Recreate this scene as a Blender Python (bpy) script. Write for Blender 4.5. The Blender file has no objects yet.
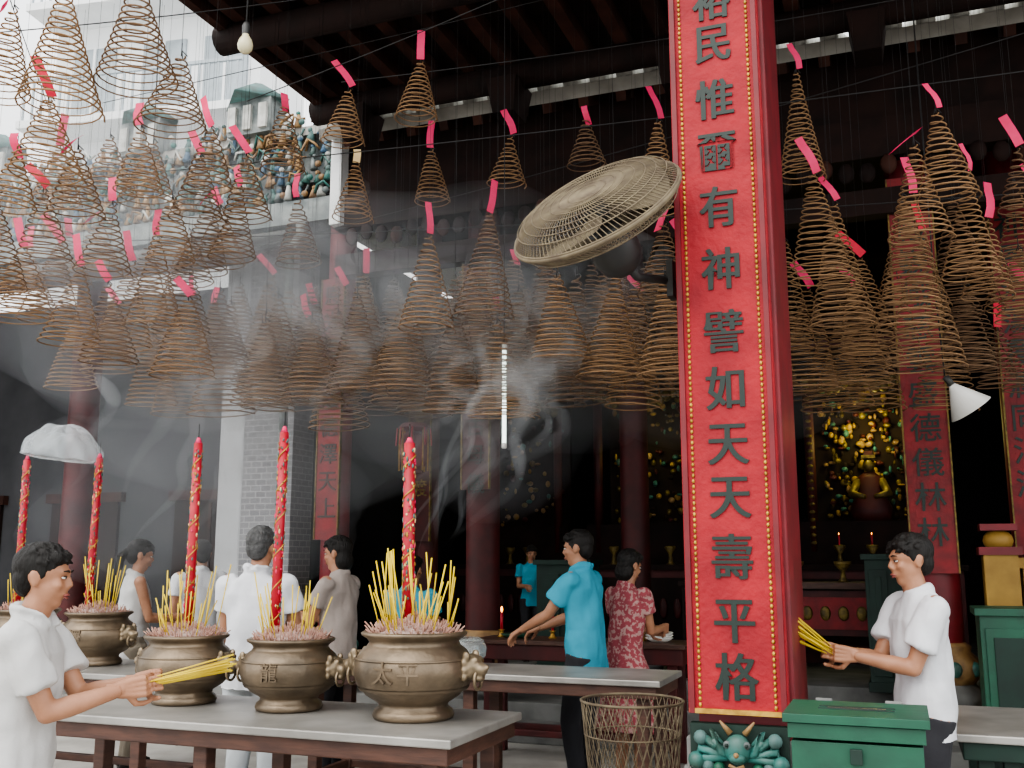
import bpy, math, random
from mathutils import Vector as V, Matrix, noise
random.seed(7)
R=random.uniform
TH=math.radians(-21)
A=V((math.cos(TH),math.sin(TH),0)); B=V((-math.sin(TH),math.cos(TH),0))
O=V((0,9.2,0))
def L(s,t,z=0): return O+A*s+B*t+V((0,0,z))
RT=Matrix.Rotation(TH,4,'Z')
TF=Matrix.Translation(O)@RT      # temple frame
col=bpy.context.collection

# ---------------- materials ----------------
def mat(name,c,rough=.6,metal=0,c2=None,scale=8,bump=0,bscale=None,detail=6,emit=0,trans=0,contrast=(.35,.65),stretch=None,alpha=1,spec=None):
    m=bpy.data.materials.new(name); m.use_nodes=True
    nt=m.node_tree; b=nt.nodes["Principled BSDF"]
    b.inputs["Base Color"].default_value=(*c,1); b.inputs["Roughness"].default_value=rough
    b.inputs["Metallic"].default_value=metal
    if spec is not None: b.inputs["Specular IOR Level"].default_value=spec
    if alpha<1: b.inputs["Alpha"].default_value=alpha
    if trans: b.inputs["Transmission Weight"].default_value=trans
    if emit:
        b.inputs["Emission Color"].default_value=(*c,1); b.inputs["Emission Strength"].default_value=emit
    tc=nt.nodes.new("ShaderNodeTexCoord"); mp=nt.nodes.new("ShaderNodeMapping")
    nt.links.new(tc.outputs["Object"],mp.inputs[0])
    if stretch: mp.inputs["Scale"].default_value=stretch
    if c2:
        n=nt.nodes.new("ShaderNodeTexNoise"); n.inputs["Scale"].default_value=scale; n.inputs["Detail"].default_value=detail
        r=nt.nodes.new("ShaderNodeValToRGB")
        r.color_ramp.elements[0].position=contrast[0]; r.color_ramp.elements[1].position=contrast[1]
        r.color_ramp.elements[0].color=(*c,1); r.color_ramp.elements[1].color=(*c2,1)
        nt.links.new(mp.outputs[0],n.inputs["Vector"]); nt.links.new(n.outputs["Fac"],r.inputs[0]); nt.links.new(r.outputs[0],b.inputs["Base Color"])
    if bump:
        n=nt.nodes.new("ShaderNodeTexNoise"); n.inputs["Scale"].default_value=bscale or scale; n.inputs["Detail"].default_value=5
        bp=nt.nodes.new("ShaderNodeBump"); bp.inputs["Strength"].default_value=bump; bp.inputs["Distance"].default_value=.02
        nt.links.new(mp.outputs[0],n.inputs["Vector"]); nt.links.new(n.outputs["Fac"],bp.inputs["Height"]); nt.links.new(bp.outputs[0],b.inputs["Normal"])
    return m
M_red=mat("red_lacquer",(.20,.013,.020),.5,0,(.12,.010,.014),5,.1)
M_board=mat("red_board",(.38,.024,.032),.6,0,(.22,.014,.02),5,.3,30,contrast=(.35,.8),spec=.3)
M_bboard=mat("red_board_dark",(.26,.016,.02),.6,0,(.16,.012,.015),9,.15,30)  # darker red than the pillar board
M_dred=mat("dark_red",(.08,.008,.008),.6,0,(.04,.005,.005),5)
M_gold=mat("gold_paint",(.62,.38,.08),.4,.5,(.35,.2,.04),20)
M_dgold=mat("gold_in_shade",(.24,.17,.04),.5,.4,(.08,.055,.02),20)  # gold with the hall's shade put into its colour
M_ink=mat("black_ink",(.010,.022,.017),.5)
M_bronze=mat("bronze",(.27,.205,.14),.38,.65,(.10,.078,.055),5,.2,22,contrast=(.3,.7))
M_bronzeD=mat("bronze_relief",(.32,.25,.17),.42,.65,(.18,.14,.09),20)
M_steel=mat("table_steel",(.40,.385,.36),.42,.45,(.27,.26,.24),4,.05,15)
M_wood=mat("brown_wood",(.10,.045,.03),.55,0,(.055,.025,.018),6,.1,20,stretch=(1,1,6))
M_dwood=mat("dark_wood",(.014,.009,.008),.8,0,(.026,.013,.011),4,.1,spec=.2)
M_rafter=mat("rafter_wood",(.07,.028,.02),.75,0,(.03,.013,.01),3,.1,spec=.2)
M_green=mat("green_paint",(.014,.10,.055),.5,0,(.010,.052,.032),6,.08,18,contrast=(.3,.8))
M_dgreen=mat("dark_green_paint",(.006,.03,.02),.6,0,(.004,.018,.012),6)
M_conc=mat("concrete",(.42,.40,.37),.85,0,(.30,.285,.26),2.5,.15,30)
M_stone=mat("grey_stone",(.20,.20,.19),.8,0,(.12,.12,.115),4,.2,15)
M_coil=mat("incense_paste",(.32,.195,.105),.9,0,(.21,.125,.068),6,spec=.2)
M_coilg=mat("incense_paste_aged",(.22,.14,.085),.9,0,(.15,.09,.055),6,spec=.2)
M_pink=mat("pink_paper",(.80,.045,.17),.7,0,(.66,.03,.10),5)
M_redp=mat("red_paper",(.58,.01,.04),.6)
M_cream=mat("cream_paper",(.75,.55,.28),.7)
M_wire=mat("black_wire",(.02,.02,.02),.6)
M_yel=mat("yellow_joss",(.74,.56,.04),.6,0,(.60,.42,.03),10)
M_stub=mat("joss_stub",(.36,.19,.15),.8,0,(.45,.29,.23),30)
M_ash=mat("ash",(.42,.34,.30),.95,0,(.3,.2,.18),30,.4,60)
M_candle=mat("red_candle",(.50,.02,.04),.5,0,(.36,.012,.025),12)
M_skin=mat("skin",(.42,.21,.125),.5,0,(.34,.16,.09),12,.03,60)
M_lip=mat("lip",(.30,.09,.075),.5); M_eye=mat("eye_white",(.7,.68,.64),.3); M_black=mat("iris_black",(.01,.008,.007),.3)
M_hair=mat("black_hair",(.008,.007,.006),.6,0,(.014,.012,.011),30,.5,90,stretch=(1,1,.2),spec=.3)
M_ghair=mat("grey_hair",(.09,.09,.09),.65,0,(.03,.03,.03),25,.5,60)
def cloth(n,c,c2=None): return mat(n,c,.85,0,c2 or tuple(x*.88 for x in c),6,.45,9)
M_white=cloth("white_cotton",(.68,.69,.72)); M_offw=cloth("offwhite_cotton",(.56,.555,.545))
M_blue=cloth("blue_knit",(.04,.33,.46)); M_cyan=cloth("cyan_knit",(.06,.40,.52)); M_grey=cloth("taupe_cotton",(.34,.29,.26))
M_char=cloth("charcoal_cloth",(.02,.02,.025)); M_whitep=cloth("white_trousers",(.52,.55,.57))
M_khaki=cloth("khaki_cloth",(.2,.17,.13))
M_dress=mat("floral_dress",(.30,.055,.07),.85,0,(.42,.25,.23),38,.3,9,contrast=(.5,.56))
M_shoe=mat("shoe",(.03,.025,.022),.5)
M_plastic=mat("clear_plastic",(.70,.75,.78),.12,0,None,8,.9,16,alpha=.34)
M_glass=mat("glass",(.9,.95,.95),.05,0,trans=.9,alpha=.6)
M_porc=mat("porcelain",(.75,.74,.7),.3)
M_whitew=mat("white_plaster",(.86,.87,.87),.9,0,(.78,.79,.79),1.5,.1,10)
M_win=mat("window_grey",(.40,.45,.48),.5,0,(.32,.36,.38),3)
M_pier=mat("pier_whitewash",(.42,.43,.45),.9,0,(.32,.33,.34),1.5,.1,10)
M_bulb=mat("bulb_glass",(.72,.66,.42),.25)
M_tube=mat("fluorescent_tube",(.85,1,.92),.4,emit=3)
M_flame=mat("flame",(1,.35,.05),.5,emit=8)
M_fan=mat("fan_wire_dusty",(.22,.18,.115),.75,.2,(.13,.10,.07),12)
M_fanb=mat("fan_motor",(.04,.04,.042),.45,.3,(.055,.055,.05),6)
M_teal=mat("ceramic_teal",(.035,.17,.15),.45,0,(.05,.10,.08),10)
M_teal2=mat("ceramic_teal_faded",(.08,.18,.17),.6,0,(.08,.12,.11),10)
M_cblue=mat("ceramic_blue",(.06,.13,.22),.5,0,(.05,.09,.12),10)
M_ochre=mat("ceramic_ochre",(.36,.22,.09),.55,0,(.18,.10,.05),10)
M_cer=mat("ceramic_grey",(.24,.26,.25),.5,0,(.09,.11,.11),7)
M_cerw=mat("ceramic_white",(.60,.60,.56),.5,0,(.34,.34,.31),8)
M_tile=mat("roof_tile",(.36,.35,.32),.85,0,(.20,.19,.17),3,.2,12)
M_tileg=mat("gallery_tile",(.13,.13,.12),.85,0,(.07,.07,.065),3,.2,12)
M_yp=mat("yellow_paint",(.40,.24,.05),.6,0,(.27,.155,.03),5)
M_darkw=mat("sooty_wall_in_shade",(.016,.016,.018),.95,0,(.026,.025,.026),1.2,.1,6,spec=.1)  # soot tone, darkened further: interior shade is put into the wall colour
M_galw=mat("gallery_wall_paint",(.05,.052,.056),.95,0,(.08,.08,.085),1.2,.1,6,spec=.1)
def brickmat(name,c1,c2,mo,sc):
    m=mat(name,c1,.85); nt=m.node_tree;b=nt.nodes["Principled BSDF"]
    tc=nt.nodes["Texture Coordinate"]; s=nt.nodes.new("ShaderNodeSeparateXYZ"); cb=nt.nodes.new("ShaderNodeCombineXYZ"); ad=nt.nodes.new("ShaderNodeMath")
    nt.links.new(tc.outputs["Object"],s.inputs[0]); nt.links.new(s.outputs[0],ad.inputs[0]); nt.links.new(s.outputs[1],ad.inputs[1])
    nt.links.new(ad.outputs[0],cb.inputs[0]); nt.links.new(s.outputs[2],cb.inputs[1])
    br=nt.nodes.new("ShaderNodeTexBrick"); br.inputs["Scale"].default_value=sc
    br.inputs["Color1"].default_value=(*c1,1);br.inputs["Color2"].default_value=(*c2,1);br.inputs["Mortar"].default_value=(*mo,1)
    br.inputs["Mortar Size"].default_value=.02
    nt.links.new(cb.outputs[0],br.inputs["Vector"]); nt.links.new(br.outputs[0],b.inputs["Base Color"])
    return m
M_brick=brickmat("grey_brick",(.20,.20,.21),(.15,.15,.16),(.33,.33,.34),4.0)

# ---------------- mesh builder ----------------
class MB:
    def __init__(s,M=None): s.v=[];s.f=[];s.mi=[];s.sm=[];s.mats=[];s.M=M or Matrix()
    def add(s,vs,fs,m,smooth=True):
        if m not in s.mats: s.mats.append(m)
        k=s.mats.index(m); b=len(s.v); M=s.M
        s.v+=[tuple(M@V(p)) for p in vs]
        for f in fs: s.f.append([i+b for i in f]); s.mi.append(k); s.sm.append(smooth)
    def box(s,c,d,m,Rm=None,taper=1):
        c=V(c);x,y,z=d[0]/2,d[1]/2,d[2]/2
        vs=[]
        for sz in(-1,1):
            k=taper if sz>0 else 1
            for sx,sy in((-1,-1),(1,-1),(1,1),(-1,1)):
                p=V((sx*x*k,sy*y*k,sz*z)); p=(Rm@p) if Rm else p; vs.append(p+c)
        s.add(vs,[(3,2,1,0),(4,5,6,7),(0,1,5,4),(1,2,6,5),(2,3,7,6),(3,0,4,7)],m,False)
    def tube(s,pts,r,m,n=6,caps=True,ry=None,up=None):
        pts=[V(p) for p in pts]; N=len(pts); rs=r if isinstance(r,(list,tuple)) else [r]*N
        vs=[];prev=None
        for i,p in enumerate(pts):
            d=(pts[min(i+1,N-1)]-pts[max(i-1,0)])
            if d.length<1e-9:d=V((0,0,1))
            d.normalize()
            if prev is None:
                a=V(up) if up else (V((0,0,1)) if abs(d.z)<.9 else V((1,0,0)))
            else: a=prev
            a=(a-d*a.dot(d))
            if a.length<1e-6:a=V((1,0,0))
            a.normalize(); prev=a; b=d.cross(a)
            k=ry if ry else 1
            for j in range(n):
                t=2*math.pi*j/n; vs.append(p+a*math.cos(t)*rs[i]+b*math.sin(t)*rs[i]*k)
        fs=[(i*n+j,i*n+(j+1)%n,(i+1)*n+(j+1)%n,(i+1)*n+j) for i in range(N-1) for j in range(n)]
        if caps: fs+= [tuple(range(n))[::-1],tuple((N-1)*n+j for j in range(n))]
        s.add(vs,fs,m)
    def cone(s,p0,p1,r0,r1,m,n=12): s.tube([p0,p1],[r0,r1],m,n)
    def sph(s,c,r,m,nu=12,nv=8,Rm=None,fn=None):
        c=V(c); r=(r,r,r) if not isinstance(r,(tuple,list)) else r
        vs=[V((0,0,-r[2]))]
        for i in range(1,nv):
            ph=-math.pi/2+math.pi*i/nv
            for j in range(nu):
                t=2*math.pi*j/nu; vs.append(V((r[0]*math.cos(ph)*math.cos(t),r[1]*math.cos(ph)*math.sin(t),r[2]*math.sin(ph))))
        vs.append(V((0,0,r[2])))
        if fn: vs=[fn(p) for p in vs]
        if Rm: vs=[Rm@p for p in vs]
        vs=[p+c for p in vs]
        fs=[(0,1+(j+1)%nu,1+j) for j in range(nu)]
        for i in range(nv-2):
            for j in range(nu): a=1+i*nu+j;b=1+i*nu+(j+1)%nu; fs.append((a,b,b+nu,a+nu))
        T=len(vs)-1;k=1+(nv-2)*nu
        fs+=[(k+j,k+(j+1)%nu,T) for j in range(nu)]
        s.add(vs,fs,m)
    def lathe(s,pr,m,n=40,c=(0,0,0),smooth=True):
        c=V(c); vs=[c+V((r*math.cos(2*math.pi*j/n),r*math.sin(2*math.pi*j/n),z)) for r,z in pr for j in range(n)]
        fs=[(i*n+j,i*n+(j+1)%n,(i+1)*n+(j+1)%n,(i+1)*n+j) for i in range(len(pr)-1) for j in range(n)]
        s.add(vs,fs,m,smooth)
    def rings(s,rg,m,n=20,fn=None):
        vs=[]
        for c,rx,ry in rg:
            for j in range(n):
                t=2*math.pi*j/n; p=V(c)+V((rx*math.cos(t),ry*math.sin(t),0)); vs.append(fn(p) if fn else p)
        N=len(rg)
        fs=[(i*n+j,i*n+(j+1)%n,(i+1)*n+(j+1)%n,(i+1)*n+j) for i in range(N-1) for j in range(n)]
        fs+=[tuple(range(n))[::-1],tuple((N-1)*n+j for j in range(n))]
        s.add(vs,fs,m)
    def mesh(s,name):
        me=bpy.data.meshes.new(name); me.from_pydata(s.v,[],s.f)
        for m in s.mats: me.materials.append(m)
        me.polygons.foreach_set("material_index",s.mi); me.polygons.foreach_set("use_smooth",s.sm); me.update(); return me
    def obj(s,name,parent=None,M=None):
        o=bpy.data.objects.new(name,s.mesh(name)); col.objects.link(o)
        if M: o.matrix_world=M
        if parent: o.parent=parent
        return o
def empty(name,M=None):
    e=bpy.data.objects.new(name,None); col.objects.link(e); e.empty_display_size=.1
    if M: e.matrix_world=M
    return e
def bevel(o,w=.008):
    b=o.modifiers.new("bevel","BEVEL"); b.width=w; b.segments=2; b.limit_method='ANGLE'; return o
def remesh(mb,name,vox,it=6,disp=0,dsc=10,parent=None):
    me=mb.mesh(name+"_src"); o=bpy.data.objects.new("tmp",me); col.objects.link(o)
    m=o.modifiers.new("r","REMESH"); m.mode='VOXEL'; m.voxel_size=vox; m.use_smooth_shade=True
    s=o.modifiers.new("s","SMOOTH"); s.iterations=it; s.factor=.5
    dg=bpy.context.evaluated_depsgraph_get(); me2=bpy.data.meshes.new_from_object(o.evaluated_get(dg))
    bpy.data.objects.remove(o); me2.materials.clear(); me2.materials.append(mb.mats[0]); me2.name=name
    for p in me2.polygons:p.use_smooth=True
    if disp:
        ns=[v.normal.copy() for v in me2.vertices]
        for v,n in zip(me2.vertices,ns):
            c=v.co; v.co=c+n*disp*(noise.noise(V((c.x*dsc,c.y*dsc,c.z*dsc*.7)))+.5*noise.noise(V((c.x*dsc*2.3,c.y*dsc*2.3,c.z*dsc*1.2))))
    o2=bpy.data.objects.new(name,me2); col.objects.link(o2)
    if parent:o2.parent=parent
    return o2
def text(ch,size,M,m,parent,name,ext=.003,off=.006,sx=1):
    cu=bpy.data.curves.new(name,"FONT"); cu.body=ch; cu.size=size; cu.extrude=ext; cu.offset=off*size; cu.align_x='CENTER'; cu.align_y='CENTER'
    o=bpy.data.objects.new(name,cu); col.objects.link(o)
    dg=bpy.context.evaluated_depsgraph_get(); me=bpy.data.meshes.new_from_object(o.evaluated_get(dg)); bpy.data.objects.remove(o)
    me.materials.clear(); me.materials.append(m)
    o=bpy.data.objects.new(name,me); col.objects.link(o); o.matrix_world=M@Matrix.Diagonal((sx,1,1,1))
    if parent:
        o.parent=parent; o.matrix_parent_inverse=parent.matrix_world.inverted()
    return o
UPR=Matrix.Rotation(math.pi/2,4,'X')

# ---------------- ground, hall ----------------
mb=MB(); mb.box((0,8,-.1),(60,60,.2),M_conc); mb.obj("floor")
mb=MB(); mb.box((2.9,4.55,.2251),(11.2,7.1,.45),M_stone)
for i in range(2): mb.box((2.9,.75-.3*(i+1),.15*(2-i)/2),(11.2,.62,.15*(2-i)),M_stone)
bevel(mb.obj("floor_platform_steps",M=TF),.012)
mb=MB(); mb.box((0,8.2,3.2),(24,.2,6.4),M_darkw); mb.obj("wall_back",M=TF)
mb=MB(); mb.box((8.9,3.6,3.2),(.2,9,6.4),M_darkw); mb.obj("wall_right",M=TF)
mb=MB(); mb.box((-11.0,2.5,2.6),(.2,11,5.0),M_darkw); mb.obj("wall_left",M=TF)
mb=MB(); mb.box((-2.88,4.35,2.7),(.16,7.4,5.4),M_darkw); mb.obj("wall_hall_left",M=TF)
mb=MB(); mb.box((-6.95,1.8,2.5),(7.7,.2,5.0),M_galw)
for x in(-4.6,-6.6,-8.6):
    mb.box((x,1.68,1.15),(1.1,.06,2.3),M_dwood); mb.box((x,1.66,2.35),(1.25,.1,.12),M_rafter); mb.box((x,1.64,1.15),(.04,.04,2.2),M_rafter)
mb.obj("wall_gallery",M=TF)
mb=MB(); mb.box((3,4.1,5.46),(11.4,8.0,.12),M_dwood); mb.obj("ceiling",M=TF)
mb=MB()
sl=math.radians(27)
Rm=Matrix.Rotation(sl,3,'X')
mb.box(V((3.4,-.45,5.75))+Rm@V((0,3,0)),(10.6,6,.12),M_tile,Rm)
for i in range(42):
    x=-1.75+i*.25
    mb.tube([V((x,-.47,5.84)),V((x,-.47,5.84))+Rm@V((0,6,0))],.075,M_cerw,10)
for i in range(30): mb.box(V((-1.6+i*.35,-.40,5.66))+Rm@V((0,1.5,0)),(.09,3,.09),M_rafter,Rm)
mb.box((3.4,.0,5.6),(10.6,.1,.85),M_dwood)
mb.box((-1.85,2.6,6.2),(.12,5.6,2.6),M_whitew)
mb.obj("hall_roof",M=TF)
mb=MB()
mb.box((3.3,0,5.05),(10.4,.22,.35),M_dwood); mb.box((3.3,0,4.5),(10.4,.16,.22),M_dwood)
for i in range(60):
    x=-1.7+i*.17; mb.sph((x,-.1,4.78+.04*math.sin(i*1.7)),(.07,.05,.09),M_dwood if i%3 else M_rafter,8,6)
mb.obj("carved_lintel",M=TF)
# near courtyard roof
mb=MB()
mb.box((3.3,-2.75,6.05),(9.8,4.3,.12),M_dwood)
for i in range(28): mb.box((-1.45+i*.35,-2.75,5.93),(.11,4.3,.13),M_rafter)
for t in(-.85,-2.3,-4.0): mb.tube([(-1.7,t,5.78),(8.2,t,5.78)],.12,M_dwood,14)
for t in(-.85,-4.0):
    for i in range(7): mb.box((-1.2+i*1.5,t,5.55),(.2,.3,.3),M_dwood,None,1.4)
mb.box((-1.6,-2.75,5.95),(.08,4.5,.3),M_rafter)
mb.obj("courtyard_roof",M=TF)

# ---------------- columns ----------------
def glyph_board(parent,M,chars,w,z0,z1,m_b,m_t,size,step,ztop,thick=.03,frame=True):
    b=MB(M); b.box((0,0,(z0+z1)/2),(w,thick,z1-z0),m_b)
    if frame:
        for sx in(-1,1): b.box((sx*w/2,-.008,(z0+z1)/2),(.012,thick+.01,z1-z0),M_dgold)
    b.obj("couplet_board",parent)
    z=ztop
    for i,ch in enumerate(chars):
        text(ch,size,M@Matrix.Translation((0,-thick/2-.004,z))@UPR,m_t,parent,"glyph_%d"%i); z-=step
def column(s,t,z0,r,chars=None,bw=.24,bz=(1.6,4.6),size=.2,step=.26,mt=M_ink,m=M_red,mb_=M_bboard):
    e=empty("red_column"); P0=L(s,t)
    b=MB(Matrix.Translation(P0)@RT)
    b.lathe([(r,z0+.45),(r,5.0 if s<-2.5 else 5.38)],m,24)
    b.lathe([(0,z0),(r*1.7,z0),(r*1.75,z0+.08),(r*1.5,z0+.12),(r*1.3,z0+.16)],M_stone,24)
    b.lathe([(r*1.3,z0+.16),(r*1.65,z0+.24),(r*1.6,z0+.33),(r*1.2,z0+.4),(r*1.25,z0+.44),(r,z0+.47)],M_ochre,24)
    for k in range(10):
        a=k*math.pi/5; b.sph((r*1.55*math.cos(a),r*1.55*math.sin(a),z0+.28),(.05,.05,.06),M_teal,8,6)
    b.obj("shaft",e)
    if chars: glyph_board(e,Matrix.Translation(P0-B*(r+.02))@RT,chars,bw,bz[0],bz[1],mb_,mt,size,step,bz[1]-.2)
    return e
column(-1.97,.2,.45,.14,"恩光普照龍德澤天上",.26,(1.75,4.4),.22,.27)
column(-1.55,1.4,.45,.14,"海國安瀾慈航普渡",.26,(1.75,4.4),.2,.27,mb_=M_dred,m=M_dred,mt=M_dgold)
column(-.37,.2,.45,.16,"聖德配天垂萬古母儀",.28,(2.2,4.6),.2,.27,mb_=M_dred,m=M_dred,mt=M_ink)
column(.7,1.8,.45,.15,None,m=M_dred)  # columns deep in the hall: shade painted in as a darker red
column(3.54,.2,.45,.18,"寶殿巍峨慈雲盛德儀林林",.34,(1.45,4.7),.24,.275,mt=M_ink)
column(4.35,.95,.45,.17,"神恩浩蕩覆潤同沾澤",.32,(1.6,4.6),.25,.28,mt=M_ink)
column(5.6,.2,.45,.17,None)
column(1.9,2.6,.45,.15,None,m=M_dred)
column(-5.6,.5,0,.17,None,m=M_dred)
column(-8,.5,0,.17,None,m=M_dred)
mb=MB(); mb.box((-2.78,.35,2.45),(.62,.4,4.9),M_brick); mb.box((-3.22,.35,2.45),(.3,.4,4.9),M_pier)
mb.box((-2.93,.35,.15),(1.0,.5,.3),M_stone); mb.obj("brick_pier",M=TF)
mb=MB(); mb.tube([(-2.3,-.12,5.0),(-2.3,-.12,4.85),(-2.36,-.2,4.7),(-2.36,-.2,3.9),(-2.36,-.2,0)],.045,M_cer,10); mb.obj("drain_pipe",M=TF)

# ---------------- ceramic frieze (left) ----------------
mb=MB()
mb.box((-6.3,.2,5.15),(8.6,.5,.25),M_cer); mb.box((-6.3,.3,5.65),(8.6,.15,.9),M_cer); mb.box((-6.3,.25,6.12),(8.7,.3,.1),M_tile)
cm=[M_teal2,M_teal,M_ochre,M_cer,M_cerw,M_teal2,M_cblue,M_ochre,M_ochre]
for row_,(z,st) in enumerate([(5.3,.13),(5.48,.14),(5.64,.14),(5.82,.15),(5.98,.15),(6.17,.2)]):
    x=-10.4
    while x<-2.05:
        m=random.choice(cm); h=R(.12,.24); y=.02-R(0,.08)+row_*.03
        mb.cone((x,y,z),(x+R(-.02,.02),y,z+h*.7),R(.035,.06),.02,m,8)
        mb.sph((x,y,z+h*.8),R(.022,.034),random.choice(cm),8,6)
        if random.random()<.6: mb.tube([(x-.08,y,z+R(.02,.1)),(x-.03,y-.04,z+R(.08,.18)),(x+.04,y-.03,z+R(.0,.16)),(x+.09,y,z+R(.06,.2))],.014,random.choice(cm),6)
        if random.random()<.4: mb.sph((x+.06,y-.02,z+.05),(.04,.03,.035),random.choice(cm),8,6)
        x+=st*R(.8,1.2)
for x in(-9,-6.9,-4.6,-3.1):
    mb.box((x,.15,6.35),(.55,.3,.4),M_cer); mb.cone((x,.15,6.55),(x,.15,6.8),.42,.05,M_teal2,4)
    for dx in(-.2,0,.2): mb.box((x+dx,-.02,6.33),(.1,.04,.28),M_cerw)
mb.obj("ceramic_frieze",M=TF)
mb=MB()
Rm2=Matrix.Rotation(math.radians(24),3,'X')
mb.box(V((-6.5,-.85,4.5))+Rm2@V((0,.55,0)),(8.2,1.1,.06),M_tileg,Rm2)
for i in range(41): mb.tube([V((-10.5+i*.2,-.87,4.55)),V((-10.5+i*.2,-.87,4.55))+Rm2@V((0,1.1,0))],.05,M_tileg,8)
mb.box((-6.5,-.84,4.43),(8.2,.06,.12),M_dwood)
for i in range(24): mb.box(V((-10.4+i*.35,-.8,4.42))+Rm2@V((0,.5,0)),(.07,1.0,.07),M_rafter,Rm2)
mb.obj("gallery_eave",M=TF)
# white building beyond
mb=MB(Matrix.Translation((-6.9,18,0))@Matrix.Rotation(math.radians(-12),4,'Z'))
mb.box((0,1,7),(4.4,2,14),M_whitew)
for z in(7.2,9.6,12):
    mb.box((0,-.4,z),(4.6,.9,.15),M_whitew)
    for i in range(24): mb.box((-2.2+i*.19,-.8,z+.45),(.035,.035,.8),M_win)
    mb.box((0,-.8,z+.88),(4.5,.06,.06),M_win)
    for x in(-1.3,.2,1.5): mb.box((x,-.02,z+1.1),(.9,.06,1.5),M_win); mb.box((x,-.05,z+1.1),(.05,.06,1.5),M_whitew)
mb.obj("white_building")

# ---------------- main pillar with couplet ----------------
pm=Matrix.Translation((.755,4.4,0))@RT
e=empty("couplet_pillar")
b=MB(pm)
b.box((.225,.34,3.33),(.40,.60,5.1),M_red)
b.box((.205,.34,.35),(.52,.70,.7),M_stone,None,.94)
b.box((.205,.34,.75),(.46,.66,.14),M_stone)
bevel(b.obj("pillar_shaft",e),.01)
b=MB(pm)
b.box((.20,.01,3.40),(.41,.05,4.96),M_board)
for sx in(.012,.388): b.box((sx,-.02,3.40),(.022,.02,4.96),M_red)
z=.93
while z<5.85:
    for sx in(.045,.355): b.sph((sx,-.018,z),(.0075,.007,.010),M_gold,6,5)
    z+=.024
b.box((.2,-.012,.93),(.40,.03,.02),M_gold)
b.obj("board",e)
ze=[(0,.594),(43,.545),(100,.480),(152,.422),(208,.360),(270,.293),(336,.2265),(392,.168),(447,.1125),(500,.0594),(560,0),(623,-.0605),(680,-.114)]
for i,ch in enumerate("裕民惟爾有神譬如天天壽平格"):
    zz=1.55+ze[i][1]*4.33
    for q,dx in enumerate((-.0035,.0035)):
        text(ch,.205,pm@Matrix.Translation((.20+dx,-.0195-.0004*q,zz))@UPR,M_ink,e,"glyph_%d"%i,.003,.006,sx=.88)
b=MB(pm@Matrix.Translation((.2,-.03,.78)))
b.box((0,.03,0),(.4,.05,.2),M_dgreen)
for sx in(-1,1):
    for k in range(5):
        a=k*.5; b.tube([(sx*.03,-.01,-.02),(sx*(.07+.03*k),-.03,.05*math.sin(a*2)),(sx*(.1+.022*k),-.03,.08-.035*k),(sx*(.06+.03*k),-.035,.03-.02*k)],[.02,.018,.014,.008],M_teal,7)
    b.sph((sx*.04,-.05,.03),.016,M_cer,8,6); b.sph((sx*.04,-.064,.03),.008,M_ink,6,5)
    b.cone((sx*.03,-.02,.07),(sx*.07,-.03,.12),.014,.004,M_ochre)
    b.sph((sx*.15,-.03,.05),.03,M_teal2,8,6); b.sph((sx*.17,-.03,-.04),.035,M_teal,8,6)
    for k in range(3): b.sph((sx*(.08+.045*k),-.02,-.07+.01*k),.028,M_teal2 if k%2 else M_green,8,6)
b.sph((0,-.03,.01),(.055,.04,.06),M_teal,14,10); b.sph((0,-.06,-.02),(.035,.025,.02),M_teal); b.tube([(-.03,-.075,-.045),(0,-.085,-.055),(.03,-.075,-.045)],.007,M_ochre,6)
b.sph((0,-.08,-.005),.011,M_ochre,8,6)
b.obj("carved_lion",e)

# ---------------- fan ----------------
e=empty("wall_fan")
C=V((.375,4.27,3.09)); nb=V((.46,.55,-.70)).normalized()
ux=V((1,0,0)); ux=(ux-nb*ux.dot(nb)).normalized(); uy=nb.cross(ux)
FM=Matrix((( ux.x,uy.x,nb.x,C.x),(ux.y,uy.y,nb.y,C.y),(ux.z,uy.z,nb.z,C.z),(0,0,0,1)))
RF=.40
b=MB(FM)
def circ(r,z,n=48): return [(r*math.cos(2*math.pi*i/n),r*math.sin(2*math.pi*i/n),z) for i in range(n+1)]
for i in range(104):
    a=2*math.pi*i/104
    for sg in(-1,1):
        pts=[]
        for k in range(7):
            q=k/6; rr=.05+(RF-.05)*q; tw=a+.5*q*sg
            pts.append((rr*math.cos(tw),rr*math.sin(tw),sg*(.085*math.sqrt(max(0,1-q**3)))+sg*.012))
        b.tube(pts,.0027,M_fan,4,False)
b.tube(circ(RF,0),.012,M_fan,6,False); b.tube(circ(RF,.012),.005,M_fan,5,False); b.tube(circ(RF,-.012),.005,M_fan,5,False)
for sg in(-1,1):
    for q in(.12,.25,.38,.51,.65,.78,.9): b.tube(circ(.05+(RF-.05)*q,sg*(.085*math.sqrt(1-q**3)+.014)),.003,M_fan,4,False)
b.lathe([(0,-.1),(.06,-.098),(.065,-.09),(0,-.085)],M_fan,20)
b.obj("cage",e)
b=MB(FM)
for k in range(3):
    a0=k*2*math.pi/3; vs=[]
    for i in range(8):
        q=i/7; rr=.05+.3*q; wd=.35+.35*math.sin(q*math.pi*.8)
        for j in range(6):
            aa=a0+(j/5-.5)*wd*1.8; vs.append((rr*math.cos(aa),rr*math.sin(aa),(j/5-.5)*.07))
    b.add(vs,[(i*6+j,i*6+j+1,(i+1)*6+j+1,(i+1)*6+j) for i in range(7) for j in range(5)],M_fan)
b.lathe([(0,-.05),(.05,-.045),(.06,.0),(.055,.04),(0,.045)],M_fanb,20)
b.obj("blades",e)
b=MB(FM)
b.lathe([(.0,.07),(.06,.08),(.1,.1),(.115,.15),(.115,.24),(.09,.3),(.05,.33),(0,.335)],M_fanb,24)
b.M=Matrix()
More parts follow.
